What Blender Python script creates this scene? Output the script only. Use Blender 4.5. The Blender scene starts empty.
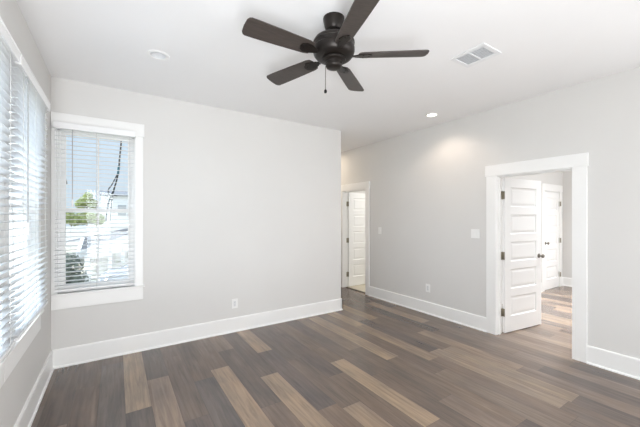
import bpy, bmesh, math, random
from mathutils import Vector, Matrix

# ------------------------------------------------------------------ camera, light, exposure
sc = bpy.context.scene
COL = sc.collection
R = math.radians

cam_d = bpy.data.cameras.new('camera')
cam_d.sensor_width = 36.0
cam_d.lens = 312.0 / 640.0 * 36.0
cam_d.shift_y = 3.5 / 640.0
cam_d.clip_start = 0.05
cam_d.clip_end = 300
cam = bpy.data.objects.new('camera', cam_d)
COL.objects.link(cam)
cam.location = (0, 0, 1.5)
cam.rotation_euler = (R(90), 0, R(-33.2))
sc.camera = cam

vs = sc.view_settings
vs.view_transform = 'Standard'
vs.look = 'None'
vs.gamma = 1.0
vs.use_curve_mapping = False
vs.exposure = -0.17
try:
    sc.cycles.use_denoising = True
    sc.cycles.max_bounces = 14
    sc.cycles.diffuse_bounces = 8
    sc.cycles.transparent_max_bounces = 16
    sc.cycles.sample_clamp_indirect = 6.0
    sc.cycles.caustics_reflective = False
    sc.cycles.caustics_refractive = False
except Exception:
    pass

# sky: hazy pale blue, whiter towards the horizon
w = bpy.data.worlds.new('sky')
sc.world = w
w.use_nodes = True
nt = w.node_tree
nt.nodes.clear()
wo = nt.nodes.new('ShaderNodeOutputWorld')
bg = nt.nodes.new('ShaderNodeBackground')
tc = nt.nodes.new('ShaderNodeTexCoord')
sp = nt.nodes.new('ShaderNodeSeparateXYZ')
cr = nt.nodes.new('ShaderNodeValToRGB')
no = nt.nodes.new('ShaderNodeTexNoise')
mx = nt.nodes.new('ShaderNodeMixRGB')
no.inputs['Scale'].default_value = 3.0
no.inputs['Detail'].default_value = 5.0
nr = nt.nodes.new('ShaderNodeValToRGB')
nr.color_ramp.elements[0].position = 0.52
nr.color_ramp.elements[1].position = 0.75
cr.color_ramp.elements[0].position = 0.0
cr.color_ramp.elements[0].color = (0.66, 0.74, 0.82, 1)
cr.color_ramp.elements[1].position = 0.6
cr.color_ramp.elements[1].color = (0.52, 0.66, 0.86, 1)
nt.links.new(tc.outputs['Generated'], sp.inputs[0])
nt.links.new(sp.outputs['Z'], cr.inputs[0])
nt.links.new(tc.outputs['Generated'], no.inputs['Vector'])
nt.links.new(no.outputs['Fac'], nr.inputs[0])
nt.links.new(nr.outputs[0], mx.inputs[0])
nt.links.new(cr.outputs[0], mx.inputs[1])
mx.inputs[2].default_value = (0.85, 0.87, 0.9, 1)
nt.links.new(mx.outputs[0], bg.inputs[0])
# the sky is brighter on the sun's side (the left of the house)
mr = nt.nodes.new('ShaderNodeMapRange')
mr.inputs['From Min'].default_value = -0.14
mr.inputs['From Max'].default_value = -0.95
mr.inputs['To Min'].default_value = 1.3
mr.inputs['To Max'].default_value = 9.0
nt.links.new(sp.outputs['X'], mr.inputs['Value'])
nt.links.new(mr.outputs[0], bg.inputs[1])
nt.links.new(bg.outputs[0], wo.inputs[0])


def sun(name, rot, strength, color, ang=1.0):
    d = bpy.data.lights.new(name, 'SUN')
    d.energy = strength
    d.color = color
    d.angle = R(ang)
    o = bpy.data.objects.new(name, d)
    o.rotation_euler = rot
    COL.objects.link(o)
    return o


def area(name, loc, target, sx, sy, power, color):
    d = bpy.data.lights.new(name, 'AREA')
    d.shape = 'RECTANGLE'
    d.size = sx
    d.size_y = sy
    d.energy = power
    d.color = color
    o = bpy.data.objects.new(name, d)
    o.location = loc
    v = Vector(target) - Vector(loc)
    o.rotation_euler = v.to_track_quat('-Z', 'Y').to_euler()
    COL.objects.link(o)
    return o


# high sun on the left side of the house: lights the ground, the houses and the outer slats of the left blinds
sun('sun', (R(28), 0, R(-62)), 4.6, (1.0, 0.97, 0.92))
# fill lamps added behind the camera to brighten the room; no windows there
area('fill_rear', (2.0, -2.05, 1.45), (1.2, 4.0, 1.0), 3.4, 2.0, 22, (0.95, 0.975, 1.0))
area('fill_left', (-0.40, -0.7, 1.3), (4.0, 1.3, 0.9), 1.4, 1.6, 108, (0.93, 0.97, 1.0))  # added fill aimed at the right wall
area('fill_right', (3.9, -1.1, 1.4), (-0.6, 1.4, 1.1), 1.4, 1.6, 80, (0.97, 0.98, 1.0))  # added fill aimed at the left wall
# photographer's lamps bounced off the ceiling from behind the camera
bl = area('bounce_lamp', (-0.1, -0.9, 0.6), (0.0, 1.7, 2.9), 0.8, 1.4, 52, (0.95, 0.97, 1.0))
bl.data.spread = R(125)
# light of the adjoining rooms
sw = area('fill_side_room', (7.2, -0.6, 1.5), (7.1, 3.0, 1.3), 1.8, 2.0, 27, (0.95, 0.98, 1.0))  # added fill lamp for the far wall; the near wall has no window
sw.data.spread = R(110)
sk = area('fill_side_room_top', (6.1, 1.45, 2.86), (6.1, 1.45, 0), 3.2, 2.0, 112, (0.94, 0.97, 1.0))  # added overhead fill brightening the floor; the ceiling has no opening
sk.data.spread = R(70)
area('fill_side_left', (5.3, 0.8, 1.5), (8.2, 1.7, 1.4), 1.2, 1.6, 24, (0.97, 0.985, 1.0))  # added fill lamp in mid-room, brightening the end wall
area('hall_ceiling_light', (3.55, 5.6, 2.86), (3.6, 5.6, 0), 0.5, 0.5, 9, (1.0, 0.84, 0.66))
area('bath_light', (5.9, 4.5, 2.2), (4.9, 5.4, 0.9), 0.8, 0.8, 32, (1.0, 0.98, 0.94))

# ------------------------------------------------------------------ materials
MATS = {}


def srgb(r, g, b):
    def f(c):
        c /= 255.0
        return c / 12.92 if c <= 0.04045 else ((c + 0.055) / 1.055) ** 2.4
    return (f(r), f(g), f(b), 1.0)


def mat(name, col, rough=0.6, metal=0.0, noise=0.0, nscale=20.0, spec=0.5, bump=0.0, bscale=200.0,
        emit=None, estr=0.0, stretch=None):
    m = bpy.data.materials.new(name)
    m.use_nodes = True
    t = m.node_tree
    b = t.nodes['Principled BSDF']
    b.inputs['Base Color'].default_value = col
    b.inputs['Roughness'].default_value = rough
    b.inputs['Metallic'].default_value = metal
    b.inputs['Specular IOR Level'].default_value = spec
    co = t.nodes.new('ShaderNodeTexCoord')
    mp = t.nodes.new('ShaderNodeMapping')
    t.links.new(co.outputs['Object'], mp.inputs[0])
    if stretch:
        mp.inputs['Scale'].default_value = stretch
    if noise > 0:
        n = t.nodes.new('ShaderNodeTexNoise')
        n.inputs['Scale'].default_value = nscale
        n.inputs['Detail'].default_value = 4
        t.links.new(mp.outputs[0], n.inputs['Vector'])
        c = t.nodes.new('ShaderNodeValToRGB')
        c.color_ramp.elements[0].color = (*[x * (1 - noise) for x in col[:3]], 1)
        c.color_ramp.elements[1].color = (*[min(1, x * (1 + noise)) for x in col[:3]], 1)
        c.color_ramp.elements[0].position = 0.3
        c.color_ramp.elements[1].position = 0.7
        t.links.new(n.outputs['Fac'], c.inputs[0])
        t.links.new(c.outputs[0], b.inputs['Base Color'])
    if bump > 0:
        n2 = t.nodes.new('ShaderNodeTexNoise')
        n2.inputs['Scale'].default_value = bscale
        t.links.new(mp.outputs[0], n2.inputs['Vector'])
        bp = t.nodes.new('ShaderNodeBump')
        bp.inputs['Strength'].default_value = bump
        bp.inputs['Distance'].default_value = 0.002
        t.links.new(n2.outputs['Fac'], bp.inputs['Height'])
        t.links.new(bp.outputs[0], b.inputs['Normal'])
    if emit:
        b.inputs['Emission Color'].default_value = emit
        b.inputs['Emission Strength'].default_value = estr
    MATS[name] = m
    return m


mat('wall_paint', (0.69, 0.683, 0.668, 1), 0.85, noise=0.012, nscale=1.5, bump=0.12, bscale=260, spec=0.25)
mat('ceiling_paint', (0.86, 0.86, 0.862, 1), 0.9, noise=0.01, nscale=1.2, bump=0.12, bscale=200, spec=0.2)
mat('trim_paint', (0.86, 0.86, 0.85, 1), 0.35, noise=0.01, nscale=3, spec=0.45)
mat('door_paint', (0.87, 0.87, 0.865, 1), 0.35, noise=0.01, nscale=3, spec=0.45)
mat('blind_white', (0.86, 0.865, 0.87, 1), 0.4, noise=0.01, nscale=8, spec=0.4)
mat('cord', (0.62, 0.62, 0.60, 1), 0.8, noise=0.05, nscale=300)
mat('wand_grey', (0.42, 0.43, 0.44, 1), 0.25, noise=0.03, nscale=50)
mat('vinyl', (0.84, 0.84, 0.83, 1), 0.4, noise=0.01, nscale=8)
mat('plastic_white', (0.84, 0.84, 0.83, 1), 0.3, noise=0.01, nscale=30)
mat('slot_dark', (0.05, 0.05, 0.05, 1), 0.6, noise=0.1, nscale=50)
mat('bronze', (0.020, 0.016, 0.014, 1), 0.38, 0.55, noise=0.25, nscale=9, spec=0.5)
mat('blade_wood', (0.050, 0.040, 0.035, 1), 0.42, noise=0.3, nscale=14, stretch=(1, 12, 1), spec=0.5)
mat('chain', (0.16, 0.13, 0.10, 1), 0.35, 0.8, noise=0.1, nscale=200)
mat('hinge_nickel', (0.36, 0.33, 0.27, 1), 0.38, 0.9, noise=0.08, nscale=60)
mat('knob_bronze', (0.22, 0.20, 0.17, 1), 0.3, 0.9, noise=0.08, nscale=60)
mat('vent_white', (0.80, 0.81, 0.82, 1), 0.45, noise=0.01, nscale=10)
mat('vent_dark', (0.60, 0.62, 0.64, 1), 0.8, noise=0.1, nscale=30)
mat('lamp_glow', (0.9, 0.9, 0.9, 1), 0.5, noise=0.01, emit=(1.0, 0.93, 0.82, 1), estr=9.0)
mat('lamp_off', (0.72, 0.73, 0.74, 1), 0.5, noise=0.01)
mat('tile_floor', (0.62, 0.57, 0.46, 1), 0.45, noise=0.06, nscale=3)
mat('threshold', (0.10, 0.075, 0.05, 1), 0.4, noise=0.2, nscale=30)
mat('subfloor', (0.035, 0.028, 0.025, 1), 0.9, noise=0.1, nscale=10)
mat('lawn', (0.36, 0.37, 0.26, 1), 0.95, noise=0.25, nscale=2.5)
mat('asphalt', (0.62, 0.58, 0.47, 1), 0.95, noise=0.12, nscale=1.5)
mat('siding_white', (0.80, 0.81, 0.82, 1), 0.7, noise=0.03, nscale=2)
mat('siding_blue', (0.55, 0.62, 0.68, 1), 0.7, noise=0.03, nscale=2)
mat('siding_beige', (0.78, 0.70, 0.58, 1), 0.7, noise=0.03, nscale=2)
mat('shingle', (0.20, 0.21, 0.23, 1), 0.9, noise=0.15, nscale=25)
mat('car_silver', (0.30, 0.34, 0.40, 1), 0.25, 0.35, noise=0.02, nscale=4)
mat('car_glass', (0.16, 0.18, 0.20, 1), 0.12, noise=0.05, nscale=4)
mat('tyre', (0.02, 0.02, 0.02, 1), 0.8, noise=0.1, nscale=20)
mat('bark', (0.18, 0.13, 0.09, 1), 0.9, noise=0.2, nscale=10)
mat('leaf_bright', (0.30, 0.35, 0.12, 1), 0.8, noise=0.35, nscale=3)
mat('leaf_dark', (0.12, 0.15, 0.12, 1), 0.8, noise=0.4, nscale=4)
mat('cable_black', (0.03, 0.035, 0.04, 1), 0.6, noise=0.1, nscale=30)
mat('teal', (0.03, 0.12, 0.16, 1), 0.5, noise=0.1, nscale=30)
mat('win_dark', (0.40, 0.42, 0.44, 1), 0.4, noise=0.1, nscale=2)


def glass_mat():
    m = bpy.data.materials.new('glass')
    m.use_nodes = True
    t = m.node_tree
    t.nodes.clear()
    o = t.nodes.new('ShaderNodeOutputMaterial')
    tr = t.nodes.new('ShaderNodeBsdfTransparent')
    tr.inputs[0].default_value = (0.96, 0.98, 0.98, 1)
    gl = t.nodes.new('ShaderNodeBsdfGlossy')
    gl.inputs['Roughness'].default_value = 0.02
    lw = t.nodes.new('ShaderNodeLayerWeight')
    lw.inputs[0].default_value = 0.5
    pw = t.nodes.new('ShaderNodeMath')
    pw.operation = 'POWER'
    pw.inputs[1].default_value = 5.0
    fr = t.nodes.new('ShaderNodeMath')
    fr.operation = 'MULTIPLY_ADD'
    fr.inputs[1].default_value = 0.30
    fr.inputs[2].default_value = 0.02
    t.links.new(lw.outputs['Facing'], pw.inputs[0])
    t.links.new(pw.outputs[0], fr.inputs[0])
    mi = t.nodes.new('ShaderNodeMixShader')
    t.links.new(fr.outputs[0], mi.inputs[0])
    t.links.new(tr.outputs[0], mi.inputs[1])
    t.links.new(gl.outputs[0], mi.inputs[2])
    t.links.new(mi.outputs[0], o.inputs[0])
    MATS['glass'] = m


glass_mat()


def slat_mat():
    m = bpy.data.materials.new('slat_white')
    m.use_nodes = True
    t = m.node_tree
    b = t.nodes['Principled BSDF']
    b.inputs['Base Color'].default_value = (0.87, 0.875, 0.88, 1)
    b.inputs['Roughness'].default_value = 0.4
    tl = t.nodes.new('ShaderNodeBsdfTranslucent')
    tl.inputs[0].default_value = (0.88, 0.9, 0.92, 1)
    mi = t.nodes.new('ShaderNodeMixShader')
    mi.inputs[0].default_value = 0.35
    out = t.nodes['Material Output']
    t.links.new(b.outputs[0], mi.inputs[1])
    t.links.new(tl.outputs[0], mi.inputs[2])
    t.links.new(mi.outputs[0], out.inputs[0])
    MATS['slat_white'] = m


slat_mat()


def floor_mat():
    m = bpy.data.materials.new('vinyl_plank')
    m.use_nodes = True
    t = m.node_tree
    b = t.nodes['Principled BSDF']
    at = t.nodes.new('ShaderNodeAttribute')
    at.attribute_name = 'plank'
    uv = t.nodes.new('ShaderNodeUVMap')
    uv.uv_map = 'grain'
    mp = t.nodes.new('ShaderNodeMapping')
    mp.inputs['Scale'].default_value = (34, 2.0, 1)
    t.links.new(uv.outputs[0], mp.inputs[0])
    n = t.nodes.new('ShaderNodeTexNoise')
    n.inputs['Scale'].default_value = 1.0
    n.inputs['Detail'].default_value = 7
    n.inputs['Roughness'].default_value = 0.62
    n.inputs['Distortion'].default_value = 0.7
    t.links.new(mp.outputs[0], n.inputs['Vector'])
    r1 = t.nodes.new('ShaderNodeValToRGB')
    r1.color_ramp.elements[0].position = 0.25
    r1.color_ramp.elements[0].color = (0.66, 0.645, 0.63, 1)
    r1.color_ramp.elements[1].position = 0.72
    r1.color_ramp.elements[1].color = (1.32, 1.30, 1.27, 1)
    t.links.new(n.outputs['Fac'], r1.inputs[0])
    # broad cloudy stain
    mp2 = t.nodes.new('ShaderNodeMapping')
    mp2.inputs['Scale'].default_value = (6, 2.0, 1)
    t.links.new(uv.outputs[0], mp2.inputs[0])
    n2 = t.nodes.new('ShaderNodeTexNoise')
    n2.inputs['Scale'].default_value = 1.0
    n2.inputs['Detail'].default_value = 3
    t.links.new(mp2.outputs[0], n2.inputs['Vector'])
    r2 = t.nodes.new('ShaderNodeValToRGB')
    r2.color_ramp.elements[0].position = 0.3
    r2.color_ramp.elements[0].color = (0.80, 0.82, 0.86, 1)
    r2.color_ramp.elements[1].position = 0.7
    r2.color_ramp.elements[1].color = (1.16, 1.13, 1.09, 1)
    t.links.new(n2.outputs['Fac'], r2.inputs[0])
    m1 = t.nodes.new('ShaderNodeMixRGB')
    m1.blend_type = 'MULTIPLY'
    m1.inputs[0].default_value = 1
    m2 = t.nodes.new('ShaderNodeMixRGB')
    m2.blend_type = 'MULTIPLY'
    m2.inputs[0].default_value = 1
    t.links.new(at.outputs['Color'], m1.inputs[1])
    t.links.new(r1.outputs[0], m1.inputs[2])
    t.links.new(m1.outputs[0], m2.inputs[1])
    t.links.new(r2.outputs[0], m2.inputs[2])
    t.links.new(m2.outputs[0], b.inputs['Base Color'])
    rr = t.nodes.new('ShaderNodeMapRange')
    rr.inputs['To Min'].default_value = 0.27
    rr.inputs['To Max'].default_value = 0.27
    t.links.new(n.outputs['Fac'], rr.inputs['Value'])
    t.links.new(rr.outputs[0], b.inputs['Roughness'])
    b.inputs['Specular IOR Level'].default_value = 0.75
    bp = t.nodes.new('ShaderNodeBump')
    bp.inputs['Strength'].default_value = 0.03
    bp.inputs['Distance'].default_value = 0.001
    t.links.new(n.outputs['Fac'], bp.inputs['Height'])
    t.links.new(bp.outputs[0], b.inputs['Normal'])
    MATS['vinyl_plank'] = m


floor_mat()


# ------------------------------------------------------------------ mesh helpers
class MB:
    def __init__(self):
        self.bm = bmesh.new()

    def box(self, a, b, bevel=0.0, M=None):
        bm = self.bm
        x0, x1 = sorted((a[0], b[0]))
        y0, y1 = sorted((a[1], b[1]))
        z0, z1 = sorted((a[2], b[2]))
        vs_ = [bm.verts.new(p) for p in ((x0, y0, z0), (x1, y0, z0), (x1, y1, z0), (x0, y1, z0),
                                         (x0, y0, z1), (x1, y0, z1), (x1, y1, z1), (x0, y1, z1))]
        fs = [bm.faces.new([vs_[i] for i in f]) for f in
              ((0, 3, 2, 1), (4, 5, 6, 7), (0, 1, 5, 4), (1, 2, 6, 5), (2, 3, 7, 6), (3, 0, 4, 7))]
        if M is not None:
            for v in vs_:
                v.co = M @ v.co
        if bevel > 0:
            es = set(e for f in fs for e in f.edges)
            bmesh.ops.bevel(bm, geom=list(es), offset=bevel, segments=2, affect='EDGES', profile=0.5)
        return self

    def prism(self, pts, d0, d1, axis='x', M=None):
        """extrude the closed 2-D outline along one axis"""
        def P(p, d):
            if axis == 'x':
                return Vector((d, p[0], p[1]))
            if axis == 'y':
                return Vector((p[0], d, p[1]))
            return Vector((p[0], p[1], d))
        a = [self.bm.verts.new(P(p, d0)) for p in pts]
        b = [self.bm.verts.new(P(p, d1)) for p in pts]
        n = len(pts)
        self.bm.faces.new(a)
        self.bm.faces.new(b[::-1])
        for i in range(n):
            self.bm.faces.new((a[i], b[i], b[(i + 1) % n], a[(i + 1) % n]))
        if M is not None:
            for v in a + b:
                v.co = M @ v.co
        return self

    def lathe(self, prof, seg=32, c=(0, 0, 0), M=None, cap=True):
        rings = []
        for r, z in prof:
            ring = []
            for i in range(seg):
                an = 2 * math.pi * i / seg
                p = Vector((r * math.cos(an), r * math.sin(an), z))
                if M is not None:
                    p = M @ p
                ring.append(self.bm.verts.new(p + Vector(c)))
            rings.append(ring)
        for k in range(len(rings) - 1):
            for i in range(seg):
                j = (i + 1) % seg
                self.bm.faces.new((rings[k][i], rings[k][j], rings[k + 1][j], rings[k + 1][i]))
        if cap:
            self.bm.faces.new(rings[0][::-1])
            self.bm.faces.new(rings[-1])
        return self

    def tube(self, pts, r, seg=8):
        pts = [Vector(p) for p in pts]
        rings = []
        for i, p in enumerate(pts):
            d = (pts[min(i + 1, len(pts) - 1)] - pts[max(i - 1, 0)]).normalized()
            u = d.orthogonal().normalized() if i == 0 else (pu - d * pu.dot(d)).normalized()
            pu = u
            v = d.cross(u)
            rings.append([self.bm.verts.new(p + (u * math.cos(2 * math.pi * k / seg) + v * math.sin(2 * math.pi * k / seg)) * r)
                          for k in range(seg)])
        for k in range(len(rings) - 1):
            for i in range(seg):
                j = (i + 1) % seg
                self.bm.faces.new((rings[k][i], rings[k][j], rings[k + 1][j], rings[k + 1][i]))
        self.bm.faces.new(rings[0][::-1])
        self.bm.faces.new(rings[-1])
        return self

    def build(self, name, m, parent=None, smooth=False):
        bmesh.ops.recalc_face_normals(self.bm, faces=self.bm.faces)
        me = bpy.data.meshes.new(name)
        self.bm.to_mesh(me)
        self.bm.free()
        me.materials.append(MATS[m])
        if smooth:
            for p in me.polygons:
                p.use_smooth = True
            try:
                me.set_sharp_from_angle(angle=R(35))
            except Exception:
                pass
        o = bpy.data.objects.new(name, me)
        COL.objects.link(o)
        if parent is not None:
            o.parent = parent
        return o


def tag(o, label=None, cat=None, group=None, kind=None):
    if label:
        o['label'] = label
    if cat:
        o['category'] = cat
    if group:
        o['group'] = group
    if kind:
        o['kind'] = kind
    return o


def empty(name, loc=(0, 0, 0), rz=0.0):
    o = bpy.data.objects.new(name, None)
    o.location = loc
    o.rotation_euler = (0, 0, rz)
    o.empty_display_size = 0.1
    COL.objects.link(o)
    return o


def copy_tree(o, parent=None):
    c = o.copy()
    COL.objects.link(c)
    c.parent = parent
    for ch in [x for x in bpy.data.objects if x.parent == o]:
        copy_tree(ch, c)
    return c


def structure(o, label, cat):
    return tag(o, label, cat, kind='structure')


# ------------------------------------------------------------------ room dimensions
YA, XB, XC = 4.034, 4.055, -0.536       # far wall, right wall, left wall (room faces)
HC = 2.892                               # ceiling height
YN = -2.2                                # wall behind the camera
XE = 3.045                               # free end of the far wall
WT = 0.115
XR = 8.20                                # far side of the adjoining room
YR = 2.81
DY0, DY1, DH = 1.308, 2.085, 2.012       # door opening of the side room
HY0, HY1 = 4.575, 5.29                   # door opening at the hall's end
HEND = 6.2
WZ0, WZ1 = 0.735, 2.392                  # window openings
WA0, WA1 = -0.500, 0.185
CW = [(2.50, 3.32), (1.50, 2.32)]
WD = 0.16


def wall_mesh(name, axis, plane, thick, a0, a1, z0, z1, holes, m='wall_paint'):
    """wall along x (axis 'x', plane = y) or along y (axis 'y', plane = x), with rectangular holes"""
    mb = MB()
    us = sorted(set([a0, a1] + [h[0] for h in holes] + [h[1] for h in holes]))
    for u0, u1 in zip(us[:-1], us[1:]):
        zs = [z0, z1]
        cut = [h for h in holes if h[0] <= u0 + 1e-6 and h[1] >= u1 - 1e-6]
        segs = [(z0, z1)]
        for h in cut:
            new = []
            for s in segs:
                if h[2] > s[0]:
                    new.append((s[0], min(s[1], h[2])))
                if h[3] < s[1]:
                    new.append((max(s[0], h[3]), s[1]))
            segs = new
        for s in segs:
            if axis == 'x':
                mb.box((u0, plane, s[0]), (u1, plane + thick, s[1]))
            else:
                mb.box((plane, u0, s[0]), (plane + thick, u1, s[1]))
    bmesh.ops.remove_doubles(mb.bm, verts=mb.bm.verts, dist=1e-5)
    seen = {}
    for f in list(mb.bm.faces):
        k = tuple(sorted(v.index for v in f.verts))
    mb.bm.verts.index_update()
    for f in list(mb.bm.faces):
        k = tuple(sorted(v.index for v in f.verts))
        seen.setdefault(k, []).append(f)
    dele = [f for v in seen.values() if len(v) > 1 for f in v]
    if dele:
        bmesh.ops.delete(mb.bm, geom=dele, context='FACES_ONLY')
    return mb.build(name, m)


structure(wall_mesh('wall_far', 'x', YA, WD, XC - WD, XE, 0, HC, [(WA0, WA1, WZ0, WZ1)]),
          'pale grey painted wall with the single window, ending at the hall', 'wall')
structure(wall_mesh('wall_left', 'y', XC, -WD, YN, YA, 0, HC, [(c[0], c[1], WZ0, WZ1) for c in CW]),
          'pale grey painted wall at the left edge with twin windows', 'wall')
structure(wall_mesh('wall_right', 'y', XB, WT, YN, HEND, 0, HC, [(DY0 - 0.02, DY1 + 0.02, 0, DH + 0.02), (HY0 - 0.02, HY1 + 0.02, 0, DH + 0.04)]),
          'long pale grey wall on the right with both doorways', 'wall')
structure(wall_mesh('wall_near', 'x', YN, -WD, XC - WD, XB + WT, 0, HC, []), 'wall behind the viewer', 'wall')
structure(wall_mesh('wall_hall', 'y', XE, -WT, YA + WD, HEND, 0, HC, []), 'left wall of the narrow hall', 'wall')
structure(wall_mesh('wall_hall_end', 'x', HEND, WT, XE - WT, XB + WT, 0, HC, []), 'end wall of the narrow hall', 'wall')
structure(wall_mesh('wall_side_room_far', 'x', YR, WT, XB + WT, XR + WT, 0, HC, [(7.25, 8.01, 0, 2.05)]),
          'white wall in the adjoining room around the far closed door', 'wall')
structure(wall_mesh('wall_side_room_right', 'y', XR, WT, -0.75, YR, 0, HC, []), 'end wall of the adjoining room', 'wall')
structure(wall_mesh('wall_side_room_near', 'x', -0.75, WT, XB + WT, XR + WT, 0, HC, []), 'near wall of the adjoining room', 'wall')
structure(wall_mesh('wall_bath_near', 'x', 3.9, WT, XB + WT, 6.4, 0, HC, []), 'near wall of the room at the hall end', 'wall')
structure(wall_mesh('wall_bath_right', 'y', 6.4, WT, 3.9, HEND, 0, HC, []), 'right wall of the room at the hall end', 'wall')
structure(wall_mesh('wall_bath_far', 'x', HEND, WT, XB + WT, 6.4, 0, HC, []), 'far wall of the room at the hall end', 'wall')

LIT_POS = (3.61, 2.73)
DIM_POS = (0.305, 3.01)


def ceiling():
    mb = MB()
    x0, x1, y0, y1 = XC - WD, XR + WT, YN - WD, HEND + WT
    # cut square cells round the two recessed cans so that they sink into the ceiling
    r = 0.068
    cells = [(p[0] - r, p[0] + r, p[1] - r, p[1] + r) for p in (LIT_POS, DIM_POS)]
    xs = sorted([x0, x1] + [c[0] for c in cells] + [c[1] for c in cells])
    ys = sorted([y0, y1] + [c[2] for c in cells] + [c[3] for c in cells])
    for a, b in zip(xs[:-1], xs[1:]):
        for c, d in zip(ys[:-1], ys[1:]):
            mx_, my_ = (a + b) / 2, (c + d) / 2
            if any(q[0] < mx_ < q[1] and q[2] < my_ < q[3] for q in cells):
                # annulus from square to circle
                cx, cy = mx_, my_
                N = 32
                sq, ci = [], []
                for i in range(N):
                    an = 2 * math.pi * i / N
                    k = 1 / max(abs(math.cos(an)), abs(math.sin(an)))
                    sq.append(mb.bm.verts.new((cx + r * k * math.cos(an), cy + r * k * math.sin(an), HC)))
                    ci.append(mb.bm.verts.new((cx + 0.062 * math.cos(an), cy + 0.062 * math.sin(an), HC)))
                for i in range(N):
                    j = (i + 1) % N
                    mb.bm.faces.new((sq[i], sq[j], ci[j], ci[i]))
            else:
                v = [mb.bm.verts.new(p) for p in ((a, c, HC), (a, d, HC), (b, d, HC), (b, c, HC))]
                mb.bm.faces.new(v)
    v = [mb.bm.verts.new(p) for p in ((x0, y0, HC + 0.2), (x1, y0, HC + 0.2), (x1, y1, HC + 0.2), (x0, y1, HC + 0.2))]
    mb.bm.faces.new(v)
    for i in range(4):
        p, q = v[i].co, v[(i + 1) % 4].co
        a = mb.bm.verts.new((p.x, p.y, HC)); b = mb.bm.verts.new((q.x, q.y, HC))
        mb.bm.faces.new((v[i], v[(i + 1) % 4], b, a))
    o = mb.build('ceiling', 'ceiling_paint')
    return structure(o, 'smooth white ceiling', 'ceiling')


ceiling()

# ------------------------------------------------------------------ plank floor
PW = 0.178
PX0 = 0.062
random.seed(11)
DARK = [(104, 93, 89), (96, 86, 84), (110, 99, 93), (101, 94, 93), (116, 103, 96), (92, 84, 83)]
MID = [(128, 114, 105), (122, 110, 103), (132, 118, 108)]
LIGHT = [(148, 133, 121), (143, 129, 117), (152, 137, 124)]
# planks read off the photograph: row -> [(y_start, y_end, tone)]
SPEC = {
    -3: [(2.9, 4.1, (88, 78, 74))],
    -2: [(2.2, 3.42, (96, 84, 79)), (3.42, 4.1, (92, 82, 78))],
    -1: [(2.6, 3.82, (99, 94, 94)), (3.82, 4.1, (104, 92, 88))],
    0: [(2.80, 4.02, (158, 143, 129)), (1.58, 2.80, (92, 86, 86))],
    1: [(3.26, 4.1, (98, 93, 92)), (2.04, 3.26, (142, 127, 117))],
    2: [(2.45, 3.67, (106, 96, 92)), (1.23, 2.45, (100, 92, 92))],
    3: [(3.0, 4.1, (104, 93, 88)), (1.9, 3.0, (96, 92, 94))],
    4: [(3.14, 4.1, (112, 100, 94)), (1.92, 3.14, (166, 147, 129))],
    5: [(2.3, 3.52, (97, 89, 87)), (1.1, 2.3, (118, 105, 98))],
    6: [(2.75, 3.97, (98, 90, 88)), (1.53, 2.75, (160, 142, 124))],
    7: [(3.25, 4.0, (162, 144, 128)), (2.03, 3.25, (95, 88, 89)), (0.8, 2.03, (120, 106, 97))],
    8: [(2.9, 4.1, (98, 90, 87)), (1.95, 2.9, (104, 94, 89)), (0.75, 1.95, (150, 134, 120))],
    9: [(2.4, 3.6, (94, 85, 83)), (1.2, 2.4, (110, 98, 91))],
    10: [(3.0, 4.1, (110, 98, 90)), (2.63, 3.0, (112, 98, 88)), (1.45, 2.63, (164, 146, 127))],
    11: [(2.2, 3.4, (99, 90, 86)), (1.0, 2.2, (106, 95, 89))],
    12: [(2.75, 3.96, (128, 114, 103)), (1.6, 2.75, (104, 94, 88))],
    13: [(2.35, 3.96, (160, 142, 124)), (1.1, 2.35, (118, 105, 96))],
    14: [(3.1, 4.3, (118, 104, 94)), (1.9, 3.1, (104, 93, 87)), (0.7, 1.9, (124, 112, 103))],
    15: [(3.3, 4.5, (160, 142, 124)), (2.1, 3.3, (150, 133, 117)), (0.9, 2.1, (120, 107, 99))],
    17: [(3.4, 4.6, (152, 134, 116)), (2.2, 3.4, (112, 100, 92)), (1.0, 2.2, (150, 135, 120))],
    18: [(2.7, 3.9, (110, 99, 92)), (1.5, 2.7, (140, 125, 112))],
    20: [(2.9, 4.1, (150, 133, 117)), (1.7, 2.9, (116, 104, 96))],
}


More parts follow.
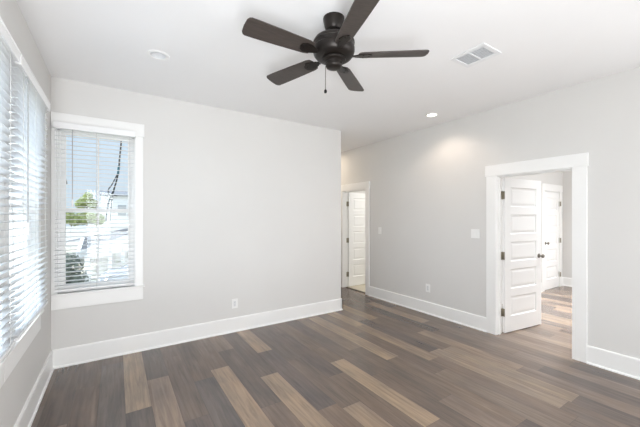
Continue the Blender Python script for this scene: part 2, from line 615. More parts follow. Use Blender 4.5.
def floor():
    bm = bmesh.new()
    lay = bm.loops.layers.color.new('plank') if False else None
    uvl = bm.loops.layers.uv.new('grain')
    col = bm.loops.layers.float_color.new('plank')
    y_lo, y_hi = YN, HEND
    k0 = int(math.floor((XC - PX0) / PW)) - 1
    k1 = int(math.ceil((XR - PX0) / PW)) + 1
    g = 0.0011
    for k in range(k0, k1):
        xa, xb = PX0 + k * PW, PX0 + (k + 1) * PW
        xa, xb = max(xa, XC - 0.02), min(xb, XR + 0.02)
        if xb - xa < 0.01:
            continue
        spec = sorted(SPEC.get(k, []))
        segs = []
        if spec:
            lo, hi = spec[0][0], spec[-1][1]
            segs += list(spec)
        else:
            lo = hi = y_lo + random.uniform(0.1, 1.2)
        y = lo
        while y > y_lo:
            segs.append((max(y - 1.22, y_lo), y, None))
            y -= 1.22
        y = hi
        while y < y_hi:
            segs.append((y, min(y + 1.22, y_hi), None))
            y += 1.22
        for (ya, yb, c) in segs:
            if c is None:
                t = random.random()
                c = random.choice(DARK if t < 0.58 else MID if t < 0.8 else LIGHT)
            if yb > YR + 0.02 and xa > XB + 0.06:
                yb = YR + 0.02
            if ya >= yb:
                continue
            c = [mu - 4 + 0.74 * (v - mu) for v, mu in zip(c, (116, 103, 95))]
            c = [c[0] * 1.0, c[1] * 0.985, c[2] * 0.955]
            c4 = srgb(*c)
            off = (random.uniform(0, 50), random.uniform(0, 50))
            vv = [bm.verts.new(p) for p in ((xa + g, ya + g, 0), (xb - g, ya + g, 0), (xb - g, yb - g, 0), (xa + g, yb - g, 0))]
            f = bm.faces.new(vv)
            for l in f.loops:
                l[uvl].uv = (l.vert.co.x - xa + off[0], l.vert.co.y + off[1])
                l[col] = c4
    top = len(bm.faces)
    # the layer the planks lie on
    for rect in ((XC - 0.02, XB + 0.06, YN, HEND), (XB + 0.06, XR + 0.02, -0.75, YR + 0.02)):
        vv = [bm.verts.new(p) for p in ((rect[0], rect[2], -0.002), (rect[1], rect[2], -0.002),
                                        (rect[1], rect[3], -0.002), (rect[0], rect[3], -0.002))]
        f = bm.faces.new(vv)
        f.material_index = 1
    me = bpy.data.meshes.new('floor')
    bm.to_mesh(me)
    bm.free()
    me.materials.append(MATS['vinyl_plank'])
    me.materials.append(MATS['subfloor'])
    o = bpy.data.objects.new('floor', me)
    COL.objects.link(o)
    return structure(o, 'grey brown wood look plank floor', 'floor')


floor()
structure(MB().box((XB + 0.075, 4.0, -0.05), (6.4, HEND, 0.004)).build('floor_hall_end_room', 'tile_floor'),
          'beige floor beyond the hall doorway', 'floor')
structure(MB().box((XB + 0.045, HY0 + 0.02, 0.001), (XB + 0.085, HY1 - 0.02, 0.011), 0.003).build('trim_1', 'threshold'),
          'dark threshold strip in the hall doorway', 'threshold')


# ------------------------------------------------------------------ baseboards
BH, BT = 0.185, 0.016
PROF = [(0, 0), (BT + 0.012, 0), (BT + 0.012, 0.008), (BT + 0.009, 0.015), (BT, 0.019), (BT, BH - 0.012), (BT - 0.005, BH), (0, BH)]


def baseboard(name, p0, p1, label):
    """profile swept from p0 to p1, the room lying on the left of the direction p0 -> p1"""
    p0, p1 = Vector((*p0, 0)), Vector((*p1, 0))
    d = (p1 - p0)
    L = d.length
    d.normalize()
    n = Vector((-d.y, d.x, 0))
    mb = MB()
    M = Matrix(((d.x, n.x, 0, p0.x), (d.y, n.y, 0, p0.y), (0, 0, 1, 0), (0, 0, 0, 1)))
    mb.prism(PROF, 0, L, 'x', M)
    return structure(mb.build(name, 'trim_paint'), label, 'baseboard')


CS = 0.13        # casing width at doors
baseboard('baseboard_far', (XE + BT, YA), (XC, YA), 'tall white baseboard under the window wall')
baseboard('baseboard_far_end', (XE, YA + WD), (XE, YA - BT), 'white baseboard round the end of the far wall')
baseboard('baseboard_left', (XC, YA), (XC, YN), 'tall white baseboard under the twin windows')
baseboard('baseboard_right', (XB, DY1 + CS), (XB, HY0 - 0.11), 'tall white baseboard between the two doorways')
baseboard('baseboard_right_near', (XB, YN), (XB, DY0 - CS), 'tall white baseboard right of the open doorway')
baseboard('baseboard_hall', (XB, HY1 + 0.11), (XB, HEND), 'white baseboard at the hall end')
baseboard('baseboard_hall_left', (XE, HEND), (XE, YA + WD), 'white baseboard on the left of the hall')
baseboard('baseboard_side_room', (7.14, YR), (XB + WT, YR), 'white baseboard left of the far closed door')
baseboard('baseboard_side_room_far', (XR, YR), (8.11, YR), 'short white baseboard right of the far closed door')
baseboard('baseboard_side_room_right', (XR, -0.6), (XR, YR), 'white baseboard on the end wall of the adjoining room')


# ------------------------------------------------------------------ door casings and doors
def door_trim(name, wall, along, a0, a1, h, cw, thick, label, both=True):
    """casing + jamb of an opening; wall 'x': plane is x = const (room on -x), 'y': plane is y = const (room on -y)"""
    mb = MB()

    def B(u0, u1, d0, d1, z0, z1, bev=0.002):
        if wall == 'x':
            mb.box((along + d0, u0, z0), (along + d1, u1, z1), bev)
        else:
            mb.box((u0, along + d0, z0), (u1, along + d1, z1), bev)
    t = 0.019
    faces = [(-t, -0.0005)]
    if both:
        faces.append((thick + 0.0005, thick + t))
    for d0, d1 in faces:
        B(a0 - cw, a0 - 0.006, d0, d1, 0, h + 0.012)
        B(a1 + 0.006, a1 + cw, d0, d1, 0, h + 0.012)
        e0, e1 = (d0 - 0.006, d1) if d0 < 0 else (d0, d1 + 0.006)
        B(a0 - cw - 0.013, a1 + cw + 0.013, e0, e1, h + 0.012, h + 0.148)
    # jambs, head and stops
    B(a0 - 0.02, a0, -0.001, thick + 0.001, 0, h)
    B(a1, a1 + 0.02, -0.001, thick + 0.001, 0, h)
    B(a0 - 0.02, a1 + 0.02, -0.001, thick + 0.001, h, h + 0.02)
    s0, s1 = thick - 0.075, thick - 0.042
    B(a0, a0 + 0.011, s0, s1, 0, h - 0.011)
    B(a1 - 0.011, a1, s0, s1, 0, h - 0.011)
    B(a0, a1, s0, s1, h - 0.011, h)
    return structure(mb.build(name, 'trim_paint'), label, 'door frame')


def leaf_mb(w_, h_, t=0.035, npan=5):
    """five-panel leaf: local x 0..w from the hinge, y 0..t, z 0..h"""
    mb = MB()
    st, tr, br, mr = 0.115, 0.115, 0.20, 0.10
    mb.box((0, 0, 0), (st, t, h_), 0.001)
    mb.box((w_ - st, 0, 0), (w_, t, h_), 0.001)
    ph = (h_ - tr - br - (npan - 1) * mr) / npan
    mb.box((st, 0, 0), (w_ - st, t, br))
    mb.box((st, 0, h_ - tr), (w_ - st, t, h_))
    z = br
    for i in range(npan):
        z1 = z + ph
        if i < npan - 1:
            mb.box((st, 0, z1), (w_ - st, t, z1 + mr))
        # sunk field with sloped sides and a raised centre, both faces
        for s in (0, 1):
            def Y(d):
                return d if s == 0 else t - d
            loops = []
            for ins, dep in ((0, 0), (0.010, 0.011), (0.022, 0.011), (0.046, 0.005)):
                loops.append([mb.bm.verts.new(p) for p in
                              ((st + ins, Y(dep), z + ins), (w_ - st - ins, Y(dep), z + ins),
                               (w_ - st - ins, Y(dep), z1 - ins), (st + ins, Y(dep), z1 - ins))])
            for a, b in zip(loops[:-1], loops[1:]):
                for q in range(4):
                    mb.bm.faces.new((a[q], a[(q + 1) % 4], b[(q + 1) % 4], b[q]))
            mb.bm.faces.new(loops[-1])
        z = z1 + mr
    return mb


def door(name, hinge, ang, w_, h_, label, hinge_zs=(0.27, 1.0, 1.78), jamb_ang=0.0):
    """root at the hinge pin; the leaf lies on the -y side of the pin, running along +x"""
    root = empty(name, hinge, ang)
    structure(root, label, 'door')
    lf = leaf_mb(w_, h_).build('door_leaf', 'door_paint', root)
    lf.location = (0.006, -0.038, 0.012)
    for z in hinge_zs:
        hb = MB()
        hb.lathe([(0.0045, z - 0.055), (0.0068, z - 0.050), (0.0068, z + 0.050), (0.0045, z + 0.055)], 12, (0.0, 0.0, 0))
        hb.box((0.0025, -0.037, z - 0.05), (0.0055, 0.0, z + 0.05), 0.0004)
        J = Matrix.Rotation(-ang + jamb_ang, 4, 'Z')
        hb.box((-0.038, -0.006, z - 0.05), (0.0, -0.0035, z + 0.05), 0.0004, J)
        hb.build('hinge', 'hinge_nickel', root, True)
    kb = MB()
    for s in (-1, 1):
        y0 = -0.038 if s < 0 else -0.003
        M = Matrix.Rotation(R(90 * (1 if s < 0 else -1)), 4, 'X')
        kb.lathe([(0.030, 0.0), (0.030, 0.006), (0.024, 0.010), (0.011, 0.013), (0.010, 0.030), (0.018, 0.036),
                  (0.026, 0.046), (0.027, 0.056), (0.021, 0.064), (0.008, 0.067)], 20, (w_ - 0.052, y0, 0.965), M)
    kb.build('door_knob', 'knob_bronze', root, True)
    return root


door_trim('trim_2', 'x', XB, DY0, DY1, DH, CS, WT, 'wide white casing round the open doorway')
door_trim('trim_3', 'x', XB, HY0, HY1, DH + 0.02, 0.11, WT, 'white casing round the doorway at the hall')
door_trim('trim_4', 'y', YR, 7.27, 7.99, 2.03, 0.115, WT, 'white casing round the far closed door', both=False)
# side-room door, open nearly at a right angle into the room beyond
door('door_1', (XB + WT + 0.006, DY1 + 0.003, 0), R(-7.5), 0.785, 1.99, 'white five panel door standing open in the wide doorway')
door('door_2', (XB + WT + 0.006, HY1 + 0.003, 0), R(-1), 0.70, 2.01, 'white five panel door standing open beyond the hall')
door('door_3', (7.993, YR - 0.004, 0), R(180), 0.71, 2.005, 'closed white panel door in the adjoining room', jamb_ang=R(90))


# ------------------------------------------------------------------ windows
def make_window(name, loc, rz, W, label, left_casing, right_casing, cap=True, ext=(0.012, 0.012)):
    """local x = width from the left of the opening, y = outwards, z up"""
    root = empty(name, loc, rz)
    structure(root, label, 'window')
    t = 0.019
    # reveal lining
    f = MB()
    f.box((0, -0.001, WZ0), (0.012, WD, WZ1))
    f.box((W - 0.012, -0.001, WZ0), (W, WD, WZ1))
    f.box((0, -0.001, WZ1 - 0.012), (W, WD, WZ1))
    f.box((0, 0.03, WZ0), (W, WD + 0.03, WZ0 + 0.012))
    # vinyl main frame
    y0, y1 = 0.028, 0.11
    f.box((0.012, y0, WZ0), (0.034, y1, WZ1 - 0.012), 0.001)
    f.box((W - 0.034, y0, WZ0), (W - 0.012, y1, WZ1 - 0.012), 0.001)
    f.box((0.012, y0, WZ1 - 0.022), (W - 0.012, y1, WZ1 - 0.012), 0.001)
    f.box((0.012, y0, WZ0 + 0.012), (W - 0.012, y1, WZ0 + 0.04), 0.001)
    f.build('window_frame', 'vinyl', root)
    zm = 1.566
    for nm, za, zb, ya in (('upper_sash', zm - 0.02, WZ1 - 0.022, 0.068), ('lower_sash', WZ0 + 0.04, zm + 0.025, 0.034)):
        s = MB()
        sw = 0.038
        yb = ya + 0.03
        s.box((0.034, ya, za), (0.034 + sw, yb, zb), 0.002)
        s.box((W - 0.034 - sw, ya, za), (W - 0.034, yb, zb), 0.002)
        s.box((0.034 + sw, ya, za), (W - 0.034 - sw, yb, za + 0.042), 0.002)
        tr = 0.025 if nm == 'upper_sash' else 0.04
        s.box((0.034 + sw, ya, zb - tr), (W - 0.034 - sw, yb, zb), 0.002)
        s.box((W / 2 - 0.008, ya + 0.010, za + 0.042), (W / 2 + 0.008, ya + 0.018, zb - tr), 0.001)   # grille bar
        so = s.build(nm, 'vinyl', root)
        MB().box((0.034 + sw, ya + 0.0195, za + 0.042), (W - 0.034 - sw, ya + 0.0215, zb - tr)).build('pane', 'glass', so)
    c = MB()
    c.box((-left_casing, -t, WZ0), (0.0, -0.0005, WZ1 + 0.003), 0.002)
    c.box((W, -t, WZ0), (W + right_casing, -0.0005, WZ1 + 0.003), 0.002)
    c.build('side_casing', 'trim_paint', root)
    MB().box((-left_casing - ext[0], -t - 0.006, WZ1 + 0.003), (W + right_casing + ext[1], -0.0005, WZ1 + 0.145), 0.002).build('head_casing', 'trim_paint', root)
    MB().box((-left_casing - ext[0], -t - 0.02, WZ0 - 0.018), (W + right_casing + ext[1] * 1.5, 0.075, WZ0), 0.004).build('window_sill', 'trim_paint', root)
    MB().box((-left_casing, -t, WZ0 - 0.155), (W + right_casing, -0.0005, WZ0 - 0.018), 0.002).build('apron', 'trim_paint', root)
    return root


make_window('window_1', (WA0, YA, 0), 0, WA1 - WA0, 'tall white sash window in the far wall', 0.034, 0.071, ext=(0.0, 0.012))
for i, (c0, c1) in enumerate(CW):
    lab = ('white sash window in the left wall, nearer the corner', 'white sash window at the left picture edge')[i]
    make_window('window_%d' % (i + 2), (XC, c0, 0), R(90), c1 - c0, lab, 0.088, 0.088, ext=(0.002 if i == 0 else 0.012, 0.012 if i == 0 else 0.002))


# ------------------------------------------------------------------ blinds
def make_blind(loc, rz, W, label, tilt=8, wand_x=None, wand_z=1.39, z_bot=0.765, vz=(2.372, 2.434), cords=(0.13, 0.5, 0.87), wand_mat='wand_grey', gap=0.045):
    root = empty('window_blind', loc, rz)
    tag(root, label, 'window blind', group='white slatted blinds on the windows')
    yc = -gap
    yf = yc - 0.028
    v = MB()
    v.box((0, yf - 0.010, vz[0]), (W, yf, vz[1]), 0.002)
    v.box((-0.0, yf, vz[0]), (0.009, -0.0265, vz[1]), 0.0015)
    v.box((W - 0.009, yf, vz[0]), (W, -0.0265, vz[1]), 0.0015)
    v.box((0.0, yf - 0.014, vz[1] - 0.008), (W, yf, vz[1]), 0.002)
    v.build('valance', 'blind_white', root)
    MB().box((0.001, yc - 0.026, vz[0] + 0.002), (W - 0.001, yc + 0.018, vz[0] + 0.046), 0.002).build('headrail', 'blind_white', root)
    s = MB()
    pitch = 0.0437
    z = vz[0] - 0.022
    ct, st = math.cos(R(tilt)), math.sin(R(tilt))
    while z > z_bot + 0.03:
        pts = []
        for k in range(5):
            q = -0.023 + 0.046 * k / 4
            crown = 0.0022 * (1 - (q / 0.023) ** 2)
            pts.append((yc + q * ct - crown * st, z + q * st + crown * ct))
        for k in range(4, -1, -1):
            q = -0.023 + 0.046 * k / 4
            crown = 0.0022 * (1 - (q / 0.023) ** 2) - 0.0027
            pts.append((yc + q * ct - crown * st, z + q * st + crown * ct))
        s.prism(pts, 0.006, W - 0.006, 'x')
        z -= pitch
    s.build('slats', 'slat_white', root)
    MB().box((0.006, yc - 0.023, z_bot), (W - 0.006, yc + 0.023, z_bot + 0.018), 0.003).build('bottom_rail', 'blind_white', root)
    for cx in cords:
        c = MB()
        for yy in (yc - 0.0245, yc + 0.0245):
            c.tube([(cx * W, yy, vz[0]), (cx * W, yy, z_bot + 0.018)], 0.0013, 5)
        c.build('ladder_cord', 'cord', root)
    if wand_x is not None:
        wd = MB().tube([(wand_x, yf + 0.004, vz[0] + 0.004), (wand_x, yf - 0.004, 2.30), (wand_x, yf - 0.003, wand_z + 0.07)], 0.0042, 8).build('tilt_wand', wand_mat, root, True)
        MB().lathe([(0.005, wand_z), (0.008, wand_z + 0.006), (0.008, wand_z + 0.06), (0.005, wand_z + 0.075)], 10, (wand_x, yf - 0.003, 0)).build('wand_grip', 'blind_white', wd, True)
    return root


make_blind((WA0 - 0.012, YA, 0), 0, 0.688, 'white slatted blind over the single window of the far wall', tilt=3,
           wand_x=0.150, wand_z=1.60, cords=(0.5, 0.93))
make_blind((XC, 2.430, 0), R(90), 0.955, 'white slatted blind on the left wall, nearer the corner', tilt=-14, wand_x=0.20, wand_z=1.39, z_bot=0.79)
make_blind((XC, 1.450, 0), R(90), 0.955, 'white slatted blind cut off by the left edge of the picture', tilt=-14, wand_x=0.20, wand_z=1.39, z_bot=0.79)


# ------------------------------------------------------------------ ceiling fan
FX, FY = 1.28, 1.779


def fan():
    root = empty('ceiling_fan', (FX, FY, HC), 0)
    tag(root, 'dark bronze five blade ceiling fan with a pull chain', 'ceiling fan')
    MB().lathe([(0.052, -0.085), (0.060, -0.075), (0.066, -0.05), (0.073, -0.018), (0.075, -0.004), (0.075, 0.0)], 40).build('canopy', 'bronze', root, True)
    MB().lathe([(0.040, -0.145), (0.046, -0.136), (0.046, -0.118), (0.037, -0.108), (0.035, -0.095), (0.042, -0.088), (0.042, -0.080)], 32).build('downrod', 'bronze', root, True)
    MB().lathe([(0.080, -0.284), (0.105, -0.282), (0.126, -0.272), (0.140, -0.254), (0.146, -0.234), (0.146, -0.214), (0.143, -0.210),
                (0.143, -0.184), (0.146, -0.180), (0.145, -0.168), (0.136, -0.154), (0.118, -0.146), (0.045, -0.140)], 56).build('motor_housing', 'bronze', root, True)
    MB().lathe([(0.072, -0.306), (0.082, -0.300), (0.084, -0.290), (0.080, -0.284)], 40).build('flywheel', 'bronze', root, True)
    MB().lathe([(0.014, -0.352), (0.040, -0.350), (0.052, -0.344), (0.057, -0.335), (0.057, -0.322), (0.061, -0.318), (0.061, -0.311), (0.066, -0.306)], 40).build('switch_housing', 'bronze', root, True)
    zb = -0.262
    for k in range(5):
        hub = Matrix.Rotation(R(35.6 + 72 * k), 4, 'Z')
        pitch = Matrix.Rotation(R(12), 4, 'X')
        # blade outline, widening outwards with clipped, slightly slanting end
        r0, r1 = 0.185, 0.645
        outl = [(r0, -0.050), (r0 + 0.03, -0.058), (0.40, -0.066), (0.56, -0.071), (0.622, -0.071), (0.636, -0.064), (0.645, -0.048),
                (0.649, 0.0), (0.645, 0.048), (0.636, 0.064), (0.622, 0.071), (0.56, 0.071), (0.40, 0.066), (r0 + 0.03, 0.058), (r0, 0.050),
                (r0 - 0.012, 0.025), (r0 - 0.015, 0.0), (r0 - 0.012, -0.025)]
        M = Matrix.Translation((0, 0, zb)) @ hub @ pitch
        bl = MB().prism(outl, -0.0035, 0.0035, 'z', M).build('blade', 'blade_wood', root)
        a = MB()
        # arm: curved bracket from the flywheel, forking under the blade
        arm = [(0.130, -0.016), (0.14, -0.013), (0.15, -0.020), (0.19, -0.036), (0.235, -0.040), (0.262, -0.022), (0.268, 0.0),
               (0.262, 0.022), (0.235, 0.040), (0.19, 0.036), (0.15, 0.020), (0.14, 0.013), (0.130, 0.016)]
        M2 = Matrix.Translation((0, 0, zb - 0.007)) @ hub @ pitch
        a.prism(arm, -0.003, 0.003, 'z', M2)
        for sx, sy in ((0.205, -0.024), (0.205, 0.024), (0.245, 0.0)):
            a.lathe([(0.006, -0.006), (0.006, -0.003)], 10, (0, 0, 0), M2 @ Matrix.Translation((sx, sy, 0)))
        a.build('blade_arm', 'bronze', bl)
    # chain
    px, py = -0.044, 0.029
    ch = MB()
    ch.tube([(px + 0.006, py - 0.004, -0.330), (px - 0.004, py + 0.003, -0.334), (px - 0.005, py + 0.003, -0.345), (px - 0.005, py + 0.003, -0.50)], 0.0020, 6)
    for i in range(30):
        ch.lathe([(0.0004, -0.0025), (0.0029, 0), (0.0004, 0.0025)], 6, (px - 0.005, py + 0.003, -0.346 - i * 0.0052))
    co = ch.build('pull_chain', 'chain', root, True)
    MB().lathe([(0.002, -0.524), (0.0085, -0.521), (0.0115, -0.511), (0.0085, -0.501), (0.003, -0.496)], 14, (px - 0.005, py + 0.003, 0)).build('chain_fob', 'bronze', co, True)


fan()


# ------------------------------------------------------------------ recessed lights, vent
def downlight(name, pos, lit, label):
    root = empty(name, (pos[0], pos[1], HC))
    tag(root, label, 'recessed light', group='round recessed ceiling lights')
    MB().lathe([(0.061, 0.004), (0.061, -0.003), (0.066, -0.006), (0.086, -0.004), (0.090, 0.0), (0.090, 0.0005)], 48, cap=False).build('trim_ring', 'plastic_white', root, True)
    if lit:
        MB().lathe([(0.060, -0.001), (0.060, 0.015), (0.054, 0.05)], 40, cap=False).build('baffle', 'plastic_white', root, True)
        MB().lathe([(0.0, 0.003), (0.058, 0.003), (0.058, 0.006), (0.0, 0.006)], 40, cap=False).build('lens', 'lamp_glow', root)
        d = bpy.data.lights.new('downlight_bulb', 'SPOT')
        d.energy = 21
        d.spot_size = R(140)
        d.spot_blend = 0.6
        d.color = (1.0, 0.80, 0.64)
        d.shadow_soft_size = 0.05
        o = bpy.data.objects.new('downlight_bulb', d)
        o.location = (0, 0, -0.012)
        o.parent = root
        COL.objects.link(o)
    else:
        MB().lathe([(0.060, -0.001), (0.057, 0.02), (0.052, 0.05), (0.050, 0.085)], 40, cap=False).build('baffle', 'lamp_off', root, True)
        MB().lathe([(0.0, 0.055), (0.022, 0.056), (0.038, 0.066), (0.050, 0.085), (0.0, 0.086)], 32, cap=False).build('lens', 'plastic_white', root, True)
    return root


downlight('recessed_light', LIT_POS, True, 'lit round recessed ceiling light near the right wall')
downlight('recessed_light', DIM_POS, False, 'unlit round recessed ceiling light left of the fan')


def vent():
    root = empty('ceiling_vent', (2.595, 1.52, HC))
    tag(root, 'white rectangular ceiling air vent right of the fan', 'air vent')
    a, b = 0.140, 0.155
    ia, ib = 0.098, 0.120
    f = MB()
    z0, z1 = -0.008, -0.0005
    f.box((-a, -b, z0), (-ia, b, z1), 0.002)
    f.box((ia, -b, z0), (a, b, z1), 0.002)
    f.box((-ia, -b, z0), (ia, -ib, z1), 0.002)
    f.box((-ia, ib, z0), (ia, b, z1), 0.002)
    f.box((-ia, -0.006, z0), (ia, 0.006, z1))
    f.build('frame', 'vent_white', root)
    MB().box((-ia, -ib, -0.0012), (ia, ib, -0.0006)).build('duct_opening', 'vent_dark', root)
    l = MB()
    n = 8
    for i in range(n):
        x = -ia + (i + 0.5) * 2 * ia / n
        M = Matrix.Translation((x, 0, -0.005)) @ Matrix.Rotation(R(-20), 4, 'Y')
        l.box((-0.0055, -ib, -0.0006), (0.0055, ib, 0.0006), 0, M)
    l.build('louvres', 'vent_white', root)
    d = MB()
    for i in range(4):
        y = -ib + 0.006
        x = -0.070 + i * 0.040
        d.box((x, y - 0.003, -0.0105), (x + 0.022, y + 0.007, -0.0082))
    d.build('damper_slots', 'vent_dark', root)


vent()


# ------------------------------------------------------------------ outlets and switches
def plate(name, loc, rz, w_, h_, kind, label, cat, group):
    """local x along the wall, -y into the room"""
    root = empty(name, loc, rz)
    tag(root, label, cat, group)
    MB().box((-w_ / 2, -0.006, -h_ / 2), (w_ / 2, -0.0002, h_ / 2), 0.002).build('cover_plate', 'plastic_white', root)
    if kind == 'outlet':
        f = MB().box((-0.017, -0.0085, -0.034), (0.017, -0.006, 0.034), 0.001).build('receptacle', 'lamp_off', root)
        s = MB()
        for zc in (-0.018, 0.018):
            s.box((-0.0075, -0.0088, zc), (-0.0055, -0.0083, zc + 0.008))
            s.box((0.0055, -0.0088, zc), (0.0075, -0.0083, zc + 0.008))
            s.box((-0.002, -0.0088, zc - 0.010), (0.002, -0.0083, zc - 0.006))
        s.build('slots', 'slot_dark', f)
    else:
        n = kind
        for i in range(n):
            x = (i - (n - 1) / 2) * 0.046
            M = Matrix.Translation((x, -0.007, 0)) @ Matrix.Rotation(R(4), 4, 'X')
            MB().box((-0.0165, -0.002, -0.033), (0.0165, 0.002, 0.033), 0.001, M).build('rocker', 'plastic_white', root)
    return root


plate('wall_outlet', (1.303, YA, 0.366), 0, 0.080, 0.122, 'outlet', 'white wall outlet below the plain far wall', 'outlet', 'wall outlets')
plate('wall_outlet', (XB, 3.135, 0.396), R(-90), 0.078, 0.122, 'outlet', 'white wall outlet low on the long right wall', 'outlet', 'wall outlets')
plate('light_switch', (XB, 4.187, 1.25), R(-90), 0.074, 0.12, 1, 'small single light switch beside the hall doorway', 'light switch', 'light switches')
plate('light_switch', (XB, 2.372, 1.276), R(-90), 0.118, 0.12, 2, 'white double light switch beside the wide open doorway', 'light switch', 'light switches')

# ------------------------------------------------------------------ outside
GZ = -1.5
structure(MB().box((-60, YA + WD + 0.6, GZ - 0.3), (40, 120, GZ)).build('ground', 'asphalt'), 'pale ground outside the windows', 'ground')
structure(MB().box((-60, -30, GZ - 0.31), (XC - WD - 0.3, 120, GZ - 0.005)).build('ground_side', 'asphalt'), 'pale ground beside the house', 'ground')


def siding(mb, x0, x1, y, z0, z1, step=0.16):
    z = z0
    while z < z1 - 0.01:
        zt = min(z + step, z1)
        mb.prism([(y - 0.03, z), (y, z), (y, zt), (y - 0.005, zt)], x0, x1, 'x')
        z += step


def house(name, x0, x1, y0, y1, z1, wallm, label, wins, rise=1.6):
    root = empty(name, ((x0 + x1) / 2, (y0 + y1) / 2, GZ))
    ox, oy = root.location.x, root.location.y
    tag(root, label, 'house')
    b = MB()
    b.box((x0 - ox, y0 - oy, 0), (x1 - ox, y1 - oy, z1 - GZ))
    siding(b, x0 - ox, x1 - ox, y0 - oy, 0.1, z1 - GZ)
    b.build('siding_wall', wallm, root)
    ym = (y0 + y1) / 2 - oy
    r = MB()
    zt = z1 - GZ
    r.prism([(y0 - oy - 0.5, zt - 0.1), (ym, zt + rise), (y1 - oy + 0.5, zt - 0.1), (y1 - oy + 0.5, zt - 0.25), (ym, zt + rise - 0.15), (y0 - oy - 0.5, zt - 0.25)],
            x0 - ox - 0.4, x1 - ox + 0.4, 'x')
    r.build('roof', 'shingle', root)
    for (wx, wz, ww, wh) in wins:
        wf = MB()
        wf.box((wx - ox - 0.1, y0 - oy - 0.06, wz - GZ - 0.1), (wx - ox + ww + 0.1, y0 - oy - 0.031, wz - GZ + wh + 0.1))
        fo = wf.build('window', 'siding_white', root)
        MB().box((wx - ox, y0 - oy - 0.07, wz - GZ), (wx - ox + ww, y0 - oy - 0.061, wz - GZ + wh)).build('pane', 'win_dark', fo)
    return root


house('neighbour_house', -1.5, 8.0, 46.0, 54.0, 4.3, 'siding_white', 'pale two storey house beyond the carport', [(0.2, 1.6, 0.9, 1.4)], 0.7)
house('neighbour_house', -22.0, -3.7, 24.0, 32.0, 4.4, 'siding_white', 'white sided house seen through the left blinds',
      [(-8.0, 0.5, 0.5, 1.5), (-11.0, 0.5, 0.8, 1.5)], 1.8)


def carport():
    root = empty('carport', (-0.3, 19.0, GZ))
    tag(root, 'low grey roofed carport with white fascia outside', 'carport')
    o = root.location
    e1, e2 = Vector((-1.144, 14.219, 0.25)) - o, Vector((1.2, 29.0, 0.25)) - o
    r1, r2 = Vector((-1.20, 17.0, 0.60)) - o, Vector((1.35, 33.0, 0.60)) - o
    b1, b2 = Vector((-2.6, 18.0, 0.25)) - o, Vector((-0.2, 33.5, 0.25)) - o
    r = MB()
    dn = Vector((0, 0, -0.06))
    for quad in ((e1, e2, r2, r1), (r1, r2, b2, b1)):
        a = [r.bm.verts.new(p) for p in quad]
        c = [r.bm.verts.new(p + dn) for p in quad]
        r.bm.faces.new(a)
        r.bm.faces.new(c[::-1])
        for q in range(4):
            r.bm.faces.new((a[q], a[(q + 1) % 4], c[(q + 1) % 4], c[q]))
    r.build('roof', 'shingle', root)
    f = MB()
    n = Vector((0.06, -0.01, 0))
    for p, q in ((e1, e2), (r1, e1)):
        v = [f.bm.verts.new(x) for x in (p + n, q + n, q + n + Vector((0, 0, -0.24)), p + n + Vector((0, 0, -0.24)),
                                         p - n, q - n, q - n + Vector((0, 0, -0.24)), p - n + Vector((0, 0, -0.24)))]
        for k in ((0, 1, 2, 3), (7, 6, 5, 4), (0, 4, 5, 1), (1, 5, 6, 2), (2, 6, 7, 3), (3, 7, 4, 0)):
            f.bm.faces.new([v[x] for x in k])
    f.build('fascia', 'siding_white', root)
    for t in (0.12, 0.42, 0.7):
        p = e1.lerp(e2, t)
        MB().box((p.x - 0.2, p.y - 0.1, 0), (p.x - 0.02, p.y + 0.1, 1.70), 0.01).build('post', 'siding_white', root)
    return root


carport()
fr = empty('fence', (-2.5, 37.0, GZ))
tag(fr, 'white board fence outside below the hedge', 'fence')
fb = MB()
for k in range(40):
    fb.box((-5.0 + k * 0.25, -0.02, 0.0), (-5.0 + k * 0.25 + 0.235, 0.02, 2.02), 0.005)
fb.box((-5.0, -0.05, 0.3), (5.0, -0.02, 0.42))
fb.box((-5.0, -0.05, 1.98), (5.0, 0.05, 2.12))
fb.build('boards', 'siding_white', fr)


def car():
    root = empty('car', (1.75, 13.2, GZ), 0)
    tag(root, 'silver blue car parked outside near the carport', 'car')
    L = 2.25
    prof = [(-L, 0.35), (-L, 0.72), (-L + 0.25, 0.86), (-L + 1.15, 0.98), (-L + 1.75, 1.38), (0.4, 1.45), (1.1, 1.36), (1.75, 1.02), (L, 0.92), (L, 0.35), (1.85, 0.26), (-1.85, 0.26)]
    b = MB().prism(prof, -0.85, 0.85, 'y')
    bmesh.ops.bevel(b.bm, geom=list(b.bm.edges), offset=0.07, segments=3, affect='EDGES')
    b.build('car_body', 'car_silver', root, True)
    g = MB()
    g2 = MB()
    g.prism([(-L + 1.28, 1.0), (-L + 1.78, 1.33), (0.35, 1.39), (1.0, 1.31), (1.5, 1.03)], -0.865, -0.84, 'y')
    g2.prism([(-L + 1.28, 1.0), (-L + 1.78, 1.33), (0.35, 1.39), (1.0, 1.31), (1.5, 1.03)], 0.84, 0.865, 'y')
    g.build('side_window', 'car_glass', root)
    g2.build('side_window', 'car_glass', root)
    for x in (-1.42, 1.38):
        for y in (-0.80, 0.80):
            MB().lathe([(0.20, -0.11), (0.31, -0.10), (0.33, -0.06), (0.33, 0.06), (0.31, 0.10), (0.20, 0.11)], 24, (x, y, 0.33), Matrix.Rotation(R(90), 4, 'X')).build('wheel', 'tyre', root, True)
    root.scale = (1.0, 1.0, 1.22)
    return root


car()


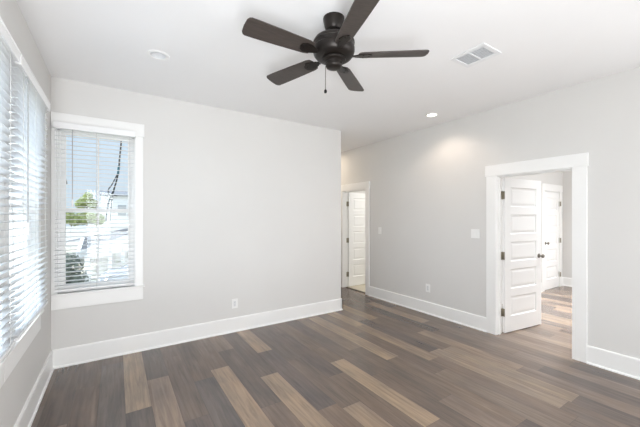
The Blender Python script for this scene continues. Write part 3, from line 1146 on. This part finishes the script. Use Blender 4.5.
def foliage(name, loc, blobs, nleaf, leaf, m, label, cat, trunk=None, seed=1):
    rnd = random.Random(seed)
    root = empty(name, loc)
    tag(root, label, cat)
    mb = MB()
    for (bx, by, bz, br) in blobs:
        for i in range(nleaf):
            d = Vector((rnd.gauss(0, 1), rnd.gauss(0, 1), rnd.gauss(0, 1))).normalized()
            p = Vector((bx, by, bz)) + d * br * rnd.uniform(0.55, 1.05)
            n = (d + Vector((rnd.uniform(-.7, .7), rnd.uniform(-.7, .7), rnd.uniform(-.7, .7)))).normalized()
            u = n.orthogonal().normalized()
            v = n.cross(u)
            s = leaf * rnd.uniform(0.6, 1.3)
            q = [mb.bm.verts.new(p + u * s), mb.bm.verts.new(p + v * s * 0.5), mb.bm.verts.new(p - u * s), mb.bm.verts.new(p - v * s * 0.5)]
            mb.bm.faces.new(q)
    mb.build('foliage', m, root)
    if trunk:
        t = MB()
        for pts, r in trunk:
            t.tube(pts, r, 8)
        t.build('trunk', 'bark', root)
    return root


foliage('tree', (-2.55, 41.0, GZ), [(0, 0, 4.7, 0.62), (0.5, 0.1, 4.4, 0.5), (-0.5, 0, 4.35, 0.5), (0.1, 0, 5.2, 0.42)], 900, 0.11, 'leaf_bright',
        'small yellow green tree outside the single window', 'tree', [([(0, 0, 0), (0.03, 0, 2.5), (0, 0, 4.4)], 0.07)], 3)
foliage('hedge', (-3.6, 38.5, GZ), [(-0.9 + 0.6 * i, 0, 2.85 + 0.12 * math.sin(i * 2.1), 0.62) for i in range(6)],
        800, 0.11, 'leaf_bright', 'yellow green hedge outside above the white fence', 'hedge', [([(0, 0, 0), (0, 0, 2.4)], 0.06)], 5)
foliage('shrub', (-0.98, 9.2, GZ), [(0, 0, 1.85, 0.33), (0.12, 0, 1.45, 0.38), (-0.15, 0.1, 1.2, 0.42), (0.1, 0, 0.8, 0.45), (-0.15, 0, 0.4, 0.45), (-0.35, 0, 1.75, 0.3)], 700, 0.045, 'leaf_dark',
        'dark green shrub low outside the single window', 'shrub', [([(0, 0, 0), (0, 0, 1.4)], 0.03)], 7)

# cable hanging outside the window
cab = MB()


def spline(pts, n=8):
    out = []
    P = [Vector(p) for p in pts]
    P = [P[0]] + P + [P[-1]]
    for i in range(1, len(P) - 2):
        for k in range(n):
            t = k / n
            a, b, c, d = P[i - 1], P[i], P[i + 1], P[i + 2]
            out.append(0.5 * ((2 * b) + (c - a) * t + (2 * a - 5 * b + 4 * c - d) * t * t + (3 * b - a - 3 * c + d) * t ** 3))
    out.append(P[-2])
    return out


CY = 4.62
structure(MB().box((-1.3, YA + WD + 0.001, 3.10), (5.0, 4.85, 3.22)).build('roof_eave', 'siding_white'), 'eave of the house over the far wall window', 'eave')
root = empty('hanging_cable', (0.05, CY, 3.10))
tag(root, 'dark looped utility cable hanging outside the upper sash', 'cable')
rr = root.location


def cp(px_, py_, dy=0.0):
    l = (px_ - 320) / 312.0
    s_, c_ = math.sin(R(33.2)), math.cos(R(33.2))
    d = Vector((s_ + l * c_, c_ - l * s_, -(py_ - 217.4) / 312.0))
    return Vector((0, 0, 1.5)) + d * ((CY + dy) / d.y) - rr


cab.tube([cp(121.6, 112) * 1.0, Vector((cp(121.6, 112).x, 0, 0.0))], 0.009, 6)
cab.tube(spline([cp(121.6, 112), cp(121.3, 140), cp(119.5, 160), cp(118.5, 172), cp(114.5, 188), cp(108, 205), cp(106, 222)]), 0.009, 6)
cab.tube(spline([cp(118.5, 172), cp(115.5, 185, .05), cp(112, 200, .05), cp(110, 222, .05)]), 0.0065, 6)
cab.tube(spline([cp(117.6, 174), cp(112, 185, -.03), cp(108.5, 190, -.03), cp(109.5, 195, -.03), cp(114, 195.5, -.03), cp(117, 196.5, -.03)]), 0.0065, 6)
cab.build('cable', 'cable_black', root, True)
MB().tube([cp(118.9, 166), cp(118.4, 170), cp(118, 175)], 0.012, 8).build('splice_sleeve', 'teal', root, True)
